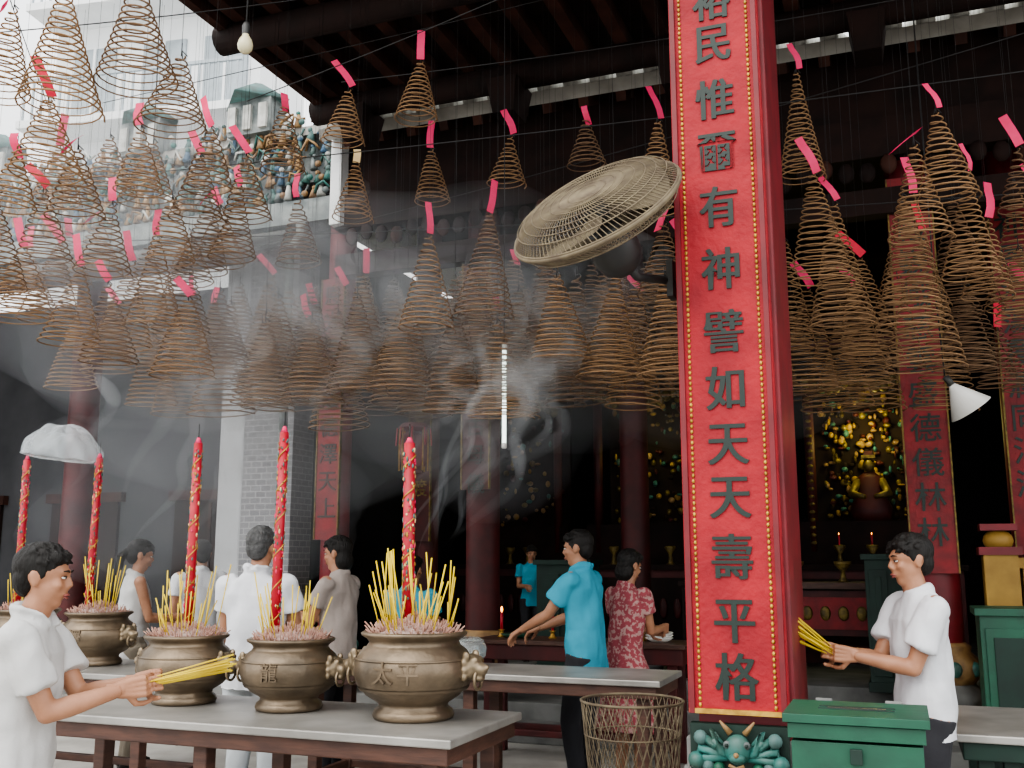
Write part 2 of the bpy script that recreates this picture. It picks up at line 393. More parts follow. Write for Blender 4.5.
mp=C+nb*.22
b.tube([mp,mp+V((.1,.06,-.10)),V((.72,4.62,2.87)),V((.80,4.68,2.87))],.02,M_fanb,10)
b.box((.77,4.66,2.88),(.03,.10,.18),M_fanb,Matrix.Rotation(TH,3,'Z'))
b.obj("motor_bracket",e)

# ---------------- incense coils ----------------
def coilpts(k,turns,pw,flat):
    n=turns*20; pts=[]
    for i in range(n+1):
        q=i/n; r=.05+.45*q**pw; a=2*math.pi*turns*q
        z=-(q**flat)+.012*math.sin(a+k)*q+.008*noise.noise(V((q*9,k,0)))
        pts.append((r*math.cos(a)*(1+.05*math.sin(k)),r*math.sin(a),z))
    return pts
def coilobj(x,y,zt,h,w,tag,parent,i,top):
    m=random.choice([M_coil,M_coil,M_coilg]); turns=max(9,min(21,int(h/.034)))
    b=MB(); tx,ty=R(-.09,.09),R(-.09,.09)
    pts=[V((px*w+tx*pz*h,py*w+ty*pz*h,pz*h)) for px,py,pz in coilpts(R(0,9),turns,R(.75,1.1),R(.9,1.1))]
    b.tube(pts,.0044,m,4)
    for a in(0,math.pi/2): b.tube([(0,0,.03),(.03*math.cos(a),.03*math.sin(a),0)],.003,M_wire,4)
    b.tube([(0,0,0),(0,0,.07)],.003,M_wire,4)
    b.tube([(0,0,.07),(0,0,top-zt)],.0010,M_wire,3)
    if tag:
        tm={1:M_pink,2:M_redp,3:M_cream}[tag]; a=R(-.7,.3)-.1; L_=R(.15,.23); wd=.050
        o=V((0,-.02,.05)); d=V((math.sin(a),R(-.1,.1),math.cos(a)*random.choice([1,1,-.6]))); sd=V((math.cos(a),R(-.5,.5),-math.sin(a))).normalized()
        vs=[]
        for k in range(5):
            c=o+d*L_*(k/4-.2)+V((0,-.015*math.sin(k*1.2),0)); vs+=[c-sd*wd/2,c+sd*wd/2]
        b.add(vs,[(2*k,2*k+1,2*k+3,2*k+2) for k in range(4)],tm)
    b.M=Matrix(); o=b.obj("coil_%d"%i,parent); o.location=(x,y,zt); o.rotation_euler=(0,0,R(-.5,.5))
    return o
ce=empty("hanging_incense_coils")
C1=[(-0.59,6.0,4.72,0.41,0.29),(-1.05,6.0,4.53,0.39,0.28),(-1.07,6.5,4.26,0.45,0.30),(-0.60,7.0,4.55,0.43,0.27),(-0.01,6.5,4.43,0.36,0.27),(0.51,6.5,4.57,0.37,0.27),(-0.52,6.0,3.55,0.61,0.37),(-0.14,6.0,3.69,0.68,0.37),(-1.46,6.5,3.97,0.46,0.31),(-1.46,6.0,4.42,0.47,0.28),(-1.71,6.0,3.85,0.46,0.30),(-1.76,5.5,4.03,0.37,0.28),(-1.72,4.2,4.20,0.54,0.37),(-2.05,4.2,4.15,0.64,0.39),(-2.28,4.6,3.78,0.41,0.37),(-1.71,4.8,4.12,0.41,0.35),(-2.17,5.5,4.03,0.40,0.29),(-2.30,5.0,3.69,0.39,0.30),
(-2.62,5,3.7,.34,.28),(-2.6,4.8,4.38,.5,.32),(-2.14,6,3.79,.41,.32),(-2.03,6.4,3.9,.49,.35),(.87,5.6,4.13,.58,.31),(.95,6,3.63,.49,.34),(1.71,5.6,4.44,.69,.27),(1.71,5.4,3.71,.64,.35),(1.89,5.6,3.61,.75,.39),(2.26,5,3.9,.49,.3),(2.13,5,3.72,.52,.33),(2.49,5.2,3.63,.57,.31),(2.73,5.5,3.48,.47,.29),(2.89,5.4,3.87,.37,.25),(2.95,5.6,3.33,.44,.29),(2.26,5.4,3.59,.78,.39),(2.39,5.6,3.43,.81,.44),(2.79,6,3.2,.52,.37),(2.16,6,3.4,.65,.4),(2.24,6.4,3.31,.66,.46),(1.95,6.4,3.31,.68,.41),(3.19,6.4,3.04,.39,.33),(3.0,5.4,3.59,.7,.32),
(-3.05,6,3.46,.47,.37),(-3.02,6.4,3.62,.52,.38),(-2.68,6,3.34,.49,.36),(-2.59,6.2,3.29,.52,.38),(-2.6,6.6,3.56,.61,.4),(-2.29,6.2,3.6,.6,.37),(-2.25,6.6,3.62,.56,.4),(-2.07,6.2,3.19,.51,.4),(-3.05,5.6,3.64,.56,.37),(-2.76,5.6,3.69,.43,.31),(-2.43,5.8,3.68,.44,.34)]
n=0
for i,(x,y,zt,h,w) in enumerate(C1):
    tg=random.choice([1,1,1,1,2,0]) if i!=2 else 3
    coilobj(x,y,zt,h,w,tg,ce,n,5.75 if x>-1.2 else 5.4); n+=1
def row(x0,x1,st,y,zt,h,w,tagp):
    global n
    x=x0
    while x<x1:
        coilobj(x+R(-.05,.05),y-.3*x+R(-.15,.15),zt+R(-.14,.14),h*R(.85,1.1),w*R(.9,1.1),1 if random.random()<tagp else 0,ce,n,5.6); n+=1
        x+=st
row(-2.0,1.15,.20,6.5,3.40,.80,.43,.2)
row(-1.9,1.25,.22,6.9,3.52,.86,.45,.15)
row(-1.9,1.3,.24,7.3,3.70,.90,.46,.25)
row(-2.9,1.2,.28,7.8,3.66,.82,.46,.1)
row(-1.7,1.1,.33,6.1,3.15,.62,.42,.15)
row(-3.7,-1.9,.22,7.0,3.6,.55,.4,.35)
row(1.4,3.9,.22,7.5,3.35,.72,.44,.15)
row(1.5,3.3,.3,6.7,3.75,.7,.42,.15)
row(-3.5,-1.9,.3,6.0,3.85,.42,.34,.4)
row(-3.0,-1.5,.3,6.5,3.35,.5,.36,.3)
row(-2.9,-1.7,.3,5.3,4.15,.4,.33,.5)
mb=MB()
def wire(p,q,r=.004,sag=.05):
    p,q=V(p),V(q); mb.tube([p.lerp(q,k/8)-V((0,0,sag*4*(k/8)*(1-k/8))) for k in range(9)],r,M_wire,4)
wire((-3.5,8,5.4),(4,5.2,5.75)); wire((-1.7,6,4.45),(1.6,5,5.4)); wire((-1.1,6,4.58),(3.2,6,5.3)); wire((-3.2,6.5,4.1),(3.6,5.2,4.35))
wire((-3.2,5.2,4.45),(-.2,6.2,5.5)); wire((-3.3,7.2,3.9),(3.9,6.2,3.95)); wire((-2.4,8.4,4.2),(3.5,5.8,4.9))
for a_,b_ in [((-3.6,9.5,5.4),(-1.6,4.1,5.4)),((-4.5,9.8,5.4),(-2.9,4.4,5.4))]: wire(a_,b_,.004,.02)
mb.obj("suspension_wires",ce)

mb=MB(Matrix.Translation((-1.44,5,4.31)))
mb.lathe([(0,-.07),(.02,-.066),(.038,-.045),(.042,-.02),(.034,.01),(.02,.03),(.018,.045)],M_bulb,20)
mb.lathe([(.02,.04),(.022,.09),(.014,.11),(0,.115)],M_fanb,16); mb.tube([(0,0,.11),(.005,0,.6),(0,0,1.3)],.005,M_wire,5)
mb.obj("hanging_light_bulb")
mb=MB(Matrix.Translation((-.05,6.3,2.28)))
mb.tube([(0,0,0),(0,0,.6)],.013,M_tube,12); mb.tube([(0,0,-.03),(0,0,0)],.016,M_porc,12); mb.tube([(0,0,.6),(0,0,.64)],.016,M_porc,12)
mb.tube([(0,.03,-.03),(0,.03,.64)],.012,M_porc,8); mb.tube([(0,.02,.64),(0,.02,3.65)],.003,M_wire,4)
mb.obj("fluorescent_tube_lamp")
mb=MB(Matrix.Translation((2.68,6,2.6))@Matrix.Rotation(math.radians(-35),4,'Y')@Matrix.Scale(.7,4))
mb.lathe([(.02,.06),(.03,0),(.19,-.26),(.185,-.26),(.025,-.01)],M_porc,28); mb.lathe([(.0,.1),(.03,.09),(.03,0),(0,0)],M_fanb,12); mb.sph((0,0,-.08),.05,M_bulb)
mb.M=Matrix(); mb.tube([(2.64,6,2.66),(2.62,6,3.2),(2.62,6.02,6.0)],.005,M_wire,5)
mb.obj("hanging_cone_lamp")

# ---------------- tables ----------------
def table(name,corner,ln,w,h,top=M_steel,frame=M_wood,lip=.07):
    b=MB(Matrix.Translation(corner)@RT)
    b.box((-ln/2,w/2,h-.018),(ln,w,.036),top)
    b.box((-ln/2,w/2,h-.036-lip/2),(ln-.05,w-.05,lip),frame)
    for x in(-.12,-ln/2,-ln+.12):
        for y in(.1,w-.1): b.box((x,y,(h-.05)/2),(.07,.07,h-.05),frame)
    for y in(.1,w-.1): b.box((-ln/2,y,.2),(ln-.25,.04,.05),frame)
    for x in(-.12,-ln+.12): b.box((x,w/2,.2),(.04,w-.2,.05),frame)
    return bevel(b.obj(name),.006)
TZ=.86
table("offering_table",(-.24,4.07,0),2.45,.80,TZ)
table("offering_table",(-2.2,6.25,0),1.8,.8,TZ)
table("offering_table",(.83,5.82,0),2.4,.62,.88)
table("altar_side_table",(1.3,7.75,0),1.75,.5,.92,M_wood,M_dred,.12)
table("grey_bench",(2.42,4.55,0),.45,1.0,.78,M_steel,M_dgreen,.08)

# ---------------- urns ----------------
def urn(x,y,z,sc,seed,label,sticks=50,candle=(0,0,1)):
    random.seed(seed)
    e=empty("bronze_incense_urn"); M=Matrix.Translation((x,y,z+.002))@RT@Matrix.Scale(sc,4)
    b=MB(M)
    pr=[(0,0),(.165,0),(.172,.015),(.165,.035),(.145,.05),(.15,.065),(.2,.095),(.24,.14),(.255,.19),(.25,.235),(.225,.275),(.2,.295),(.19,.31),(.2,.325),(.222,.338),(.226,.348),(.215,.355),(.19,.35),(.185,.32),(0,.32)]
    b.lathe(pr,M_bronze,56)
    b.lathe([(.249,.24),(.254,.245),(.246,.25)],M_bronze,56); b.lathe([(.225,.115),(.231,.12),(.236,.13)],M_bronze,56)
    b.obj("bowl",e)
    for sx in(-1,1):
        h=MB(); c=V((sx*.262,0,.215))
        h.sph(c,(.05,.055,.055),M_bronzeD); h.sph(c+V((sx*.045,0,-.01)),(.03,.035,.028),M_bronzeD)
        h.sph(c+V((sx*.035,0,-.045)),(.028,.032,.015),M_bronzeD)
        for sy in(-1,1):
            h.sph(c+V((sx*.03,sy*.025,.03)),.014,M_bronzeD); h.sph(c+V((0,sy*.05,.045)),(.018,.012,.022),M_bronzeD)
            for k in range(3): h.sph(c+V((-sx*.01,sy*.05,.02-.03*k)),.017,M_bronzeD)
        h.sph(c+V((sx*.07,0,0)),.012,M_bronzeD)
        o=remesh(h,"lion_handle",.006,2,parent=e); o.matrix_world=M
        rg=MB(M); rg.tube([(sx*(.295),.04*math.cos(t),.165+.04*math.sin(t)) for t in [k*math.pi/8 for k in range(17)]],.007,M_bronzeD,6); rg.obj("ring",e)
    if label:
        for k,ch in enumerate(label):
            off=(k-(len(label)-1)/2)*.42; rr=.2515
            Mt=M@Matrix.Rotation(off+.15,4,'Z')@Matrix.Translation((0,-rr,.195))@UPR
            text(ch,.095,Mt,M_bronze,e,"relief_glyph_%d"%k,.006,.004)
    b=MB(M)
    b.lathe([(.186,.32),(.16,.345),(.1,.375),(0,.39)],M_ash,28)
    for k in range(360):
        rr=.175*math.sqrt(random.random()); a=R(0,6.283); x0,y0=rr*math.cos(a),rr*math.sin(a); z0=.32+.06*(1-rr/.19)
        l=R(.02,.065); b.tube([(x0,y0,z0),(x0*(1+R(0,.3))+R(-.015,.015),y0*(1+R(0,.3))+R(-.015,.015),z0+l)],.0030,M_stub,4)
    b.obj("ash_and_stubs",e)
    b=MB(M)
    for k in range(sticks):
        rr=.15*math.sqrt(random.random()); a=R(0,6.283); x0,y0=rr*math.cos(a),rr*math.sin(a); l=R(.14,.40)
        b.tube([(x0,y0,.33),(x0*1.35+R(-.05,.05),y0*1.35+R(-.05,.05),.33+l)],[.0026,.0035],M_yel,5)
    b.obj("joss_sticks",e)
    b=MB(M@Matrix.Translation((candle[0],candle[1],.3)))
    H=candle[2]; lean=R(-.02,.02)
    cp=lambda q:V((lean*q,0,H*q))
    b.tube([cp(0),cp(.5),cp(1)],[.027,.026,.024],M_candle,14)
    b.tube([cp(1),cp(1.03)],[.02,.008],M_pink,10); b.tube([cp(1.0),cp(1.1)],.003,M_wire,4)
    pts=[cp(q/90)+V((.026*math.cos(q*.45),.026*math.sin(q*.45),0)) for q in range(8,86)]
    b.tube(pts,.0035,M_gold,5)
    for q in range(230):
        t=R(0,6.28); b.sph(cp(R(.08,.97))+V((.026*math.cos(t),.026*math.sin(t),0)),(.005,.005,R(.005,.014)),random.choice([M_gold,M_teal2,M_teal,M_pink,M_cream,M_ochre]),6,4)
    b.obj("dragon_candle",e)
urn(-.44,4.64,TZ,1.06,1,"太平",50,(-.04,.02,.86))
urn(-1.05,4.90,TZ,.92,2,"龍",22,(-.12,.02,1.13))
urn(-1.62,5.13,TZ,.92,3,"",26,(-.04,.05,1.10))
urn(-2.80,6.95,TZ,.98,4,"澤",22,(-.10,.0,1.12))
urn(-3.40,7.18,TZ,1.0,5,"",26,(-.10,.0,1.10))
random.seed(11)
# crumpled plastic bag resting on the two far candles
mb=MB(Matrix.Translation((-3.2,7.07,2.27))@Matrix.Rotation(-.3,4,'Z')@Matrix.Rotation(math.radians(7),4,'Y'))
def fold(p):
    a=math.atan2(p.y,p.x)
    k=1+.04*math.sin(a*11+p.z*20)+.10*noise.noise(V((p.x*9,p.y*9,p.z*9)))
    z=p.z if p.z>0 else p.z*.1
    return V((p.x*k,p.y*k*.8,z*(1+.2*noise.noise(V((p.x*7+3,p.y*7,1))))+.006*math.sin(a*9)))
mb.sph((0,0,0),(.29,.29,.23),M_plastic,56,24,None,fold)
mb.obj("crumpled_plastic_bag")

# ---------------- green donation box ----------------
mb=MB(Matrix.Translation((.965,3.66,0))@RT)
W,Dp,H=.45,.36,1.02
mb.box((W/2,Dp/2,H/2-.03),(W-.02,Dp-.02,H-.12),M_green)
mb.box((W/2,Dp/2,H-.055),(W+.0,Dp,.05),M_green); mb.box((W/2,Dp/2,H-.012),(W+.03,Dp+.03,.03),M_green)
mb.box((W/2,Dp/2,H+.0045),(.2,.018,.004),M_black); mb.box((W/2,Dp/2-.03,H+.004),(.26,.012,.006),M_dgreen); mb.box((W/2,Dp/2+.03,H+.004),(.26,.012,.006),M_dgreen)
for x in(.1,W-.1): mb.tube([(x-.03,Dp+.01,H+.005),(x+.03,Dp+.01,H+.005)],.008,M_stone,8)
mb.box((W/2,-.0,H*.45),(W-.1,.012,H*.62),M_dgreen); mb.box((W/2,-.008,H-.13),(.04,.015,.05),M_dgreen)
for x in(.04,W-.04):
    for y in(.04,Dp-.04): mb.box((x,y,.03),(.06,.06,.06),M_green)
bevel(mb.obj("donation_box"),.005)

def cabinet(name,s,t,z0,w,d,h,m):
    b=MB(Matrix.Translation(L(s,t,z0))@RT)
    b.box((0,0,h/2),(w,d,h-.08),m); b.box((0,0,h-.02),(w+.06,d+.06,.05),m); b.box((0,0,.04),(w+.04,d+.04,.08),m)
    for sx in(-1,1):
        b.box((sx*w/4,-d/2-.005,h/2),(w/2-.06,.02,h-.26),m); b.box((sx*w/4,-d/2-.018,h/2),(w/2-.16,.015,h-.38),M_dgreen)
        b.sph((sx*.04,-d/2-.03,h/2),.015,M_gold,8,6)
    bevel(b.obj(name),.006)
cabinet("green_cabinet",4.12,-.62,.0,.7,.45,1.22,M_green)
cabinet("green_cabinet",3.2,.95,.45,.42,.45,1.15,M_dgreen)
cabinet("green_cabinet",.1,1.35,.45,.55,.4,1.1,M_dgreen)
cabinet("dark_cabinet",1.55,1.4,.45,.5,.45,.9,M_dwood)
mb=MB(Matrix.Translation(L(2.75,1.9,.45))@RT)
mb.box((0,0,.86),(1.5,.55,.06),M_wood); mb.box((0,-.2,.6),(1.35,.04,.42),M_dred); mb.box((0,-.23,.6),(1.2,.02,.3),M_bboard)
for x in(-.65,.65):
    for y in(-.2,.2): mb.box((x,y,.42),(.08,.08,.84),M_dred)
for k in range(7): mb.sph((-.5+k*.166,-.245,.6),(.05,.015,.07),M_dgold,8,6)
for x in(-.45,0,.45): mb.lathe([(0,0),(.06,0),(.03,.03),(.02,.1),(.08,.17),(.085,.2),(0,.19)],M_dgold,16,(x,0,.89))
mb.obj("carved_altar_table")
mb=MB(Matrix.Translation(L(4.35,.1,.3))@RT)
mb.box((.35,0,.6),(1.1,.2,1.2),M_yp); mb.box((.35,0,1.23),(1.16,.26,.08),M_yp)
mb.box((-.35,-.05,.65),(.24,.26,1.3),M_yp); mb.box((-.35,-.05,1.32),(.3,.3,.06),M_red); mb.sph((-.35,-.05,1.4),(.11,.11,.09),M_yp); mb.box((-.35,-.05,1.5),(.26,.26,.05),M_red)
mb.box((.4,-.11,.7),(.9,.02,.5),M_red)
mb.obj("yellow_balustrade")

def shrine(s,t,w,lightc,en,lit=True,deity=True,nf=330):
    G=M_dgold
    b=MB(Matrix.Translation(L(s,t,.45))@RT)
    b.box((0,-.5,.5),(w+.5,.6,1.0),M_dred); b.box((0,-.5,1.02),(w+.6,.7,.06),M_dwood); b.box((0,-.81,.55),(w+.2,.02,.7),M_dwood)
    for k in range(9): b.sph((-(w/2)+k*w/8,-.83,.55),(.05,.02,.12),M_dred,8,6)
    b.box((0,.3,1.3),(w+.3,.9,.5),M_dwood)
    for sx in(-1,1):
        b.tube([(sx*w/2,-.1,1.2),(sx*w/2,-.1,3.3)],.06,M_dred,12)
        if deity:
            for k in range(22): b.sph((sx*(w/2+.0),-.15,1.3+k*.09),(.035,.02,.025),G,8,6)
    b.box((0,.5,2.3),(w,.06,2.2),M_dwood)
    for k in range(nf):
        b.sph((R(-w/2+.1,w/2-.1),R(.36,.46),R(1.6,3.2)),(R(.015,.05),.03,R(.015,.05)),random.choice([G,G,M_teal,M_ochre,M_yp,M_dwood,M_dred]),7,5)
    b.box((0,-.1,3.35),(w+.4,.3,.3),M_dwood); b.box((0,-.1,3.6),(w+.7,.7,.1),M_dred)
    for k in range(16): b.sph((-(w/2)+k*w/15,-.26,3.15+.05*math.cos(k)),(.06,.04,.08),G,7,5)
    if deity:
        b.rings([((0,.1,1.55),.22,.17),((0,.1,1.7),.24,.17),((0,.12,1.92),.14,.10),((0,.12,2.06),.15,.09),((0,.12,2.13),.06,.05)],M_dred,16)
        b.sph((0,.1,2.21),(.07,.07,.085),M_dgold); b.box((0,.1,2.31),(.16,.12,.04),G); b.box((0,.1,2.35),(.1,.09,.05),M_dred)
        for sx in(-1,1): b.tube([(sx*.13,.1,2.03),(sx*.20,.0,1.87),(sx*.06,-.1,1.83)],[.05,.05,.03],G,8)
    for k in range(3):
        x=-.5*w+.3+k*(w-.6)/2; b.lathe([(0,0),(.06,0),(.03,.03),(.02,.12),(.07,.2),(.06,.22),(0,.2)],G,14,(x,-.5,1.05))
        if lit: b.cone((x,-.5,1.25),(x,-.5,1.38),.01,.01,M_candle,8); b.sph((x,-.5,1.395),(.005,.005,.012),M_flame,6,5)
    b.obj("altar_shrine")
    ld=bpy.data.lights.new("shrine_lamp","POINT"); ld.energy=en; ld.color=lightc; ld.shadow_soft_size=.15
    lo=bpy.data.objects.new("shrine_lamp",ld); col.objects.link(lo); lo.location=L(s,t-.05,3.1)
shrine(.35,4,1.3,(.95,.95,.3),5,False,False,160); shrine(3.0,3.9,1.3,(1,.92,.3),20); shrine(-1.6,4.6,1.1,(1,.5,.3),.4,False,False,80); shrine(6,4.2,1.3,(1,.7,.4),3)
mb=MB(Matrix.Translation((-.83,8.4,2.45)))
mb.lathe([(0,.25),(.1,.24),(.14,.2),(.06,.17),(.1,.14),(.12,0),(.1,-.12),(.06,-.15),(.09,-.18),(.02,-.2),(0,-.22)],M_red,8,smooth=False)
for k in range(8):
    a=k*math.pi/4; mb.tube([(.12*math.cos(a),.12*math.sin(a),.2),(.12*math.cos(a),.12*math.sin(a),-.16)],.008,M_gold,5); mb.tube([(.14*math.cos(a),.14*math.sin(a),.2),(.15*math.cos(a),.15*math.sin(a),.05)],.006,M_redp,4)
mb.tube([(0,0,-.2),(0,0,-.5)],[.01,.03],M_redp,8); mb.tube([(0,0,.25),(0,0,3.4)],.004,M_wire,4)
mb.obj("palace_lantern")

# ---------------- wire basket ----------------
mb=MB(Matrix.Translation((.60,5.2,0)))
rad=lambda z:.17+.085*z/.86
for k in range(36):
    for sg in(1,-1):
        mb.tube([(rad(z)*math.cos(k*math.pi/18+sg*z*1.3),rad(z)*math.sin(k*math.pi/18+sg*z*1.3),z) for z in [j*.86/6 for j in range(7)]],.0023,M_fan,4)
for z in(0.01,.2,.45,.7,.86): mb.tube([(rad(z)*math.cos(t),rad(z)*math.sin(t),z) for t in [k*math.pi/16 for k in range(33)]],.007 if z>.8 else .004,M_fan,6)
mb.lathe([(0,.01),(.165,.01)],M_fan,24)
for k in range(30):
    a=R(0,6.28);r_=R(0,.12); mb.box((r_*math.cos(a),r_*math.sin(a),R(.1,.5)),(.1,.09,.01),random.choice([M_redp,M_cream,M_fan,M_ochre]),Matrix.Rotation(R(0,3),3,'X')@Matrix.Rotation(R(0,3),3,'Z'))
mb.obj("wire_waste_basket")

def lamp_bowl(name,p,r,m):
    b=MB(Matrix.Translation(p)); b.lathe([(0,0),(r*.5,0),(r*.55,.01),(r*.95,r*.5),(r,r*.85),(r*.85,r*1.2),(r*.7,r*1.3),(r*.68,r*1.28),(r*.8,r*1.15),(r*.95,r*.8),(r*.5,.03),(0,.02)],m,28); b.obj(name)
lamp_bowl("glass_bowl",(-.30,6.6,.88),.14,M_glass)
def onA(corner,a,b_,z): p=V(corner)-A*a+B*b_; return (p.x,p.y,z)
cr=(1.3,7.75,0)
for a_,r_,nm,m in[(.25,.1,"offering_plate",M_porc),(.55,.1,"offering_bowl",M_porc),(1.45,.12,"green_plate",M_green)]:
    b=MB(Matrix.Translation(onA(cr,a_,.25,.92)))
    for k in range(3 if m is M_porc else 1): b.lathe([(0,.0+k*.02),(r_*.6,.0+k*.02),(r_*1.1,.03+k*.02),(r_*1.08,.035+k*.02),(r_*.6,.012+k*.02),(0,.012+k*.02)],m,24)
    b.obj(nm)
for a_ in(1.0,1.15,.4,1.6):
    b=MB(Matrix.Translation(onA(cr,a_,.3,.92))); b.lathe([(0,0),(.04,0),(.02,.02),(.015,.05),(.03,.06),(0,.06)],M_gold,14); b.cone((0,0,.06),(0,0,.2),.012,.012,M_candle,8); b.sph((0,0,.225),(.01,.01,.025),M_flame,8,6); b.obj("lit_candle")
for a_ in(.75,.9): 
    b=MB(Matrix.Translation(onA(cr,a_,.2,.92))); b.lathe([(0,0),(.045,0),(.05,.1),(.048,.2),(.04,.2),(.04,.02),(0,.02)],M_glass,16); b.obj("glass_jar")

# ---------------- people ----------------
def ik(a,t,l1,l2,pole):
    a,t=V(a),V(t); d=t-a; D=min(d.length,(l1+l2)*.995); dn=d.normalized(); x=(l1*l1-l2*l2+D*D)/(2*D); h=math.sqrt(max(0,l1*l1-x*x))
    p=V(pole)-dn*V(pole).dot(dn); p.normalize(); return a+dn*x+p*h, a+dn*D
def handmb(mb,w,d,n,s,curl,m):
    w=V(w);d=V(d).normalized();n=V(n);n=(n-d*n.dot(d)).normalized();s=V(s);s=(s-d*s.dot(d)-n*s.dot(n)).normalized()
    for k in(-1.2,-.4,.4,1.2): mb.tube([w-d*.01+s*k*.012,w+d*.045+s*k*.0205,w+d*.088+s*k*.0235],[.017,.0155,.0125],m,10)
    mb.tube([w-d*.05,w+d*.01],[.027,.025],m,12,ry=.8)
    for i,(ln,o) in enumerate([(.068,.030),(.077,.010),(.071,-.010),(.055,-.029)]):
        p=w+d*.085+s*o; a=0; pts=[p-d*.01]; q=p
        for sg,fr in((0,.45),(1,.32),(2,.23)):
            a+=curl*(1,.95,.6)[sg]*(1+.06*i); q=q+(d*math.cos(a)+n*math.sin(a)+s*o*.8*(1-curl*.6))*ln*fr*1.05; pts.append(q)
        mb.tube([pts[0]]+pts[1:],[.0098,.0092,.0082,.0068],m,8); mb.sph(pts[-1],.0068,m,8,6)
        for pp in pts[1:3]: mb.sph(pp,.0088,m,8,6)
    t0=w+d*.022+s*.03; t1=t0+(d*.55+s*.65+n*.35).normalized()*.042; t2=t1+(d*.8+s*.15+n*.5).normalized()*.032; t3=t2+(d*.85-s*.1+n*.5).normalized()*.024
    mb.tube([t0-s*.012,t1,t2,t3],[.016,.0125,.0105,.0082],m,8); mb.sph(t3,.0082,m,8,6); mb.sph(t2,.0103,m,8,6)
def person(name,x,y,z0,head,h,shirt,pants,hr=None,hl=None,lean=0,hyaw=0,hpit=0,sleeve=.55,vox=.009,hair=M_hair,style="short",dress=False,
           hd_r=None,hd_l=None,n_r=None,n_l=None,curl=.35,ank=None,woman=False,pole_r=None,pole_l=None,stk=None,collar=False,bulk=1.0):
    S=h/1.7
    M=Matrix.Translation((x,y,z0))@Matrix.Rotation(math.radians(head),4,'Z')@Matrix.Scale(S,4)
    e=empty(name); 
    piv=V((0,0,.92))
    def bend(p):
        p=V(p)
        k=min(1,max(0,(p.z-.88)/.2)); 
        if k<=0: return p
        return piv+Matrix.Rotation(-lean*k,3,'X')@(p-piv)
    sw=.165 if woman else .18
    shR=bend((sw,0,1.385)); shL=bend((-sw,0,1.385))
    hr=V(hr) if hr else V((.25,.04,.82)); hl=V(hl) if hl else V((-.25,.04,.82))
    eR,wR=ik(shR,hr,.29,.25,pole_r or (.4,-1,-.5)); eL,wL=ik(shL,hl,.29,.25,pole_l or (-.4,-1,-.5))
    ank=ank or ((.1,0,.08),(-.1,.02,.08))
    legs=[]
    for sx,a in((1,ank[0]),(-1,ank[1])):
        hp=V((sx*.09,0,.90)); kn,an=ik(hp,a,.42,.41,(0,1,0)); legs.append((hp,kn,an))
    b=MB()
    k=.9 if woman else 1
    b.rings([((0,0,.86),.13,.09),((0,0,.98),.125*k,.09),((0,0,1.1),.12*k,.085),((0,.0,1.25),.15*k,.095),((0,-.005,1.36),.16*k,.08),((0,-.01,1.42),.09,.06)],M_skin,20,bend)
    nk0=bend((0,-.01,1.38)); nk1=bend((0,.0,1.43)); hc=bend((0,.02,1.585))
    b.tube([nk0,nk1,hc-V((0,0,.06))],[.07,.056*k,.052*k],M_skin,16)
    for sh,el,wr,sx in((shR,eR,wR,1),(shL,eL,wL,-1)):
        b.sph(sh,.052*k,M_skin); b.tube([sh,sh.lerp(el,.5),el],[.05*k,.044*k,.036*k],M_skin,14); b.sph(el,.037*k,M_skin)
        b.tube([el,el.lerp(wr,.3),wr],[.036*k,.039*k,.025*k],M_skin,14)
    for hp,kn,an in legs:
        b.tube([hp,hp.lerp(kn,.5),kn],[.085,.07,.05],M_skin,14); b.sph(kn,.052,M_skin); b.tube([kn,kn.lerp(an,.35),an],[.048,.052,.034],M_skin,14)
        b.tube([an,an+V((0,.06,-.05)),an+V((0,.15,-.062))],[.034,.035,.02],M_skin,10)
    HR=Matrix.Rotation(hyaw,3,'Z')@Matrix.Rotation(-hpit-lean*.3,3,'X')
    def hs(c,r): b.sph(hc+HR@V(c),r,M_skin,20,14,HR)
    hs((0,-.012,.03),(.074,.094,.084)); hs((0,.018,-.03),(.060,.068,.074)); hs((0,.045,-.085),(.034,.034,.028)); hs((0,.075,.028),(.048,.018,.012))
    hs((0,.02,-.07),(.052,.052,.035))
    for sx in(-1,1):
        hs((sx*.034,.062,-.02),(.022,.022,.02)); hs((sx*.073,-.008,-.005),(.009,.018,.031)); hs((sx*.079,-.016,.008),(.006,.014,.018))
    b.tube([hc+HR@V((0,.082,.02)),hc+HR@V((0,.096,-.005)),hc+HR@V((0,.101,-.022))],[.008,.010,.0135],M_skin,10); hs((0,.090,-.026),(.020,.012,.009)); hs((0,.082,-.052),(.024,.014,.014))
    body=remesh(b,"body",min(vox,.0075),5,parent=e)
    f=MB()
    for sx in(-1,1):
        f.sph(hc+HR@V((sx*.030,.0785,.008)),(.0120,.008,.0045),M_eye,10,8,HR); f.sph(hc+HR@V((sx*.030,.0860,.008)),(.0056,.0030,.0045),M_black,8,6,HR)
        f.tube([hc+HR@V((sx*.014,.091,.030)),hc+HR@V((sx*.030,.091,.035)),hc+HR@V((sx*.046,.078,.031))],[.003,.0038,.002],M_hair,6)
        f.tube([hc+HR@V((sx*.018,.0855,.012)),hc+HR@V((sx*.030,.0885,.0140)),hc+HR@V((sx*.043,.080,.012))],.0018,M_hair,5)
    f.tube([hc+HR@V((-.023,.088,-.055)),hc+HR@V((-.008,.0965,-.0525)),hc+HR@V((.008,.0965,-.0525)),hc+HR@V((.023,.088,-.055))],[.002,.0048,.0048,.002],M_lip,8)
    f.tube([hc+HR@V((-.018,.088,-.061)),hc+HR@V((0,.0955,-.0635)),hc+HR@V((.018,.088,-.061))],[.002,.005,.002],M_lip,8)
    f.obj("face",e)
    g=MB()
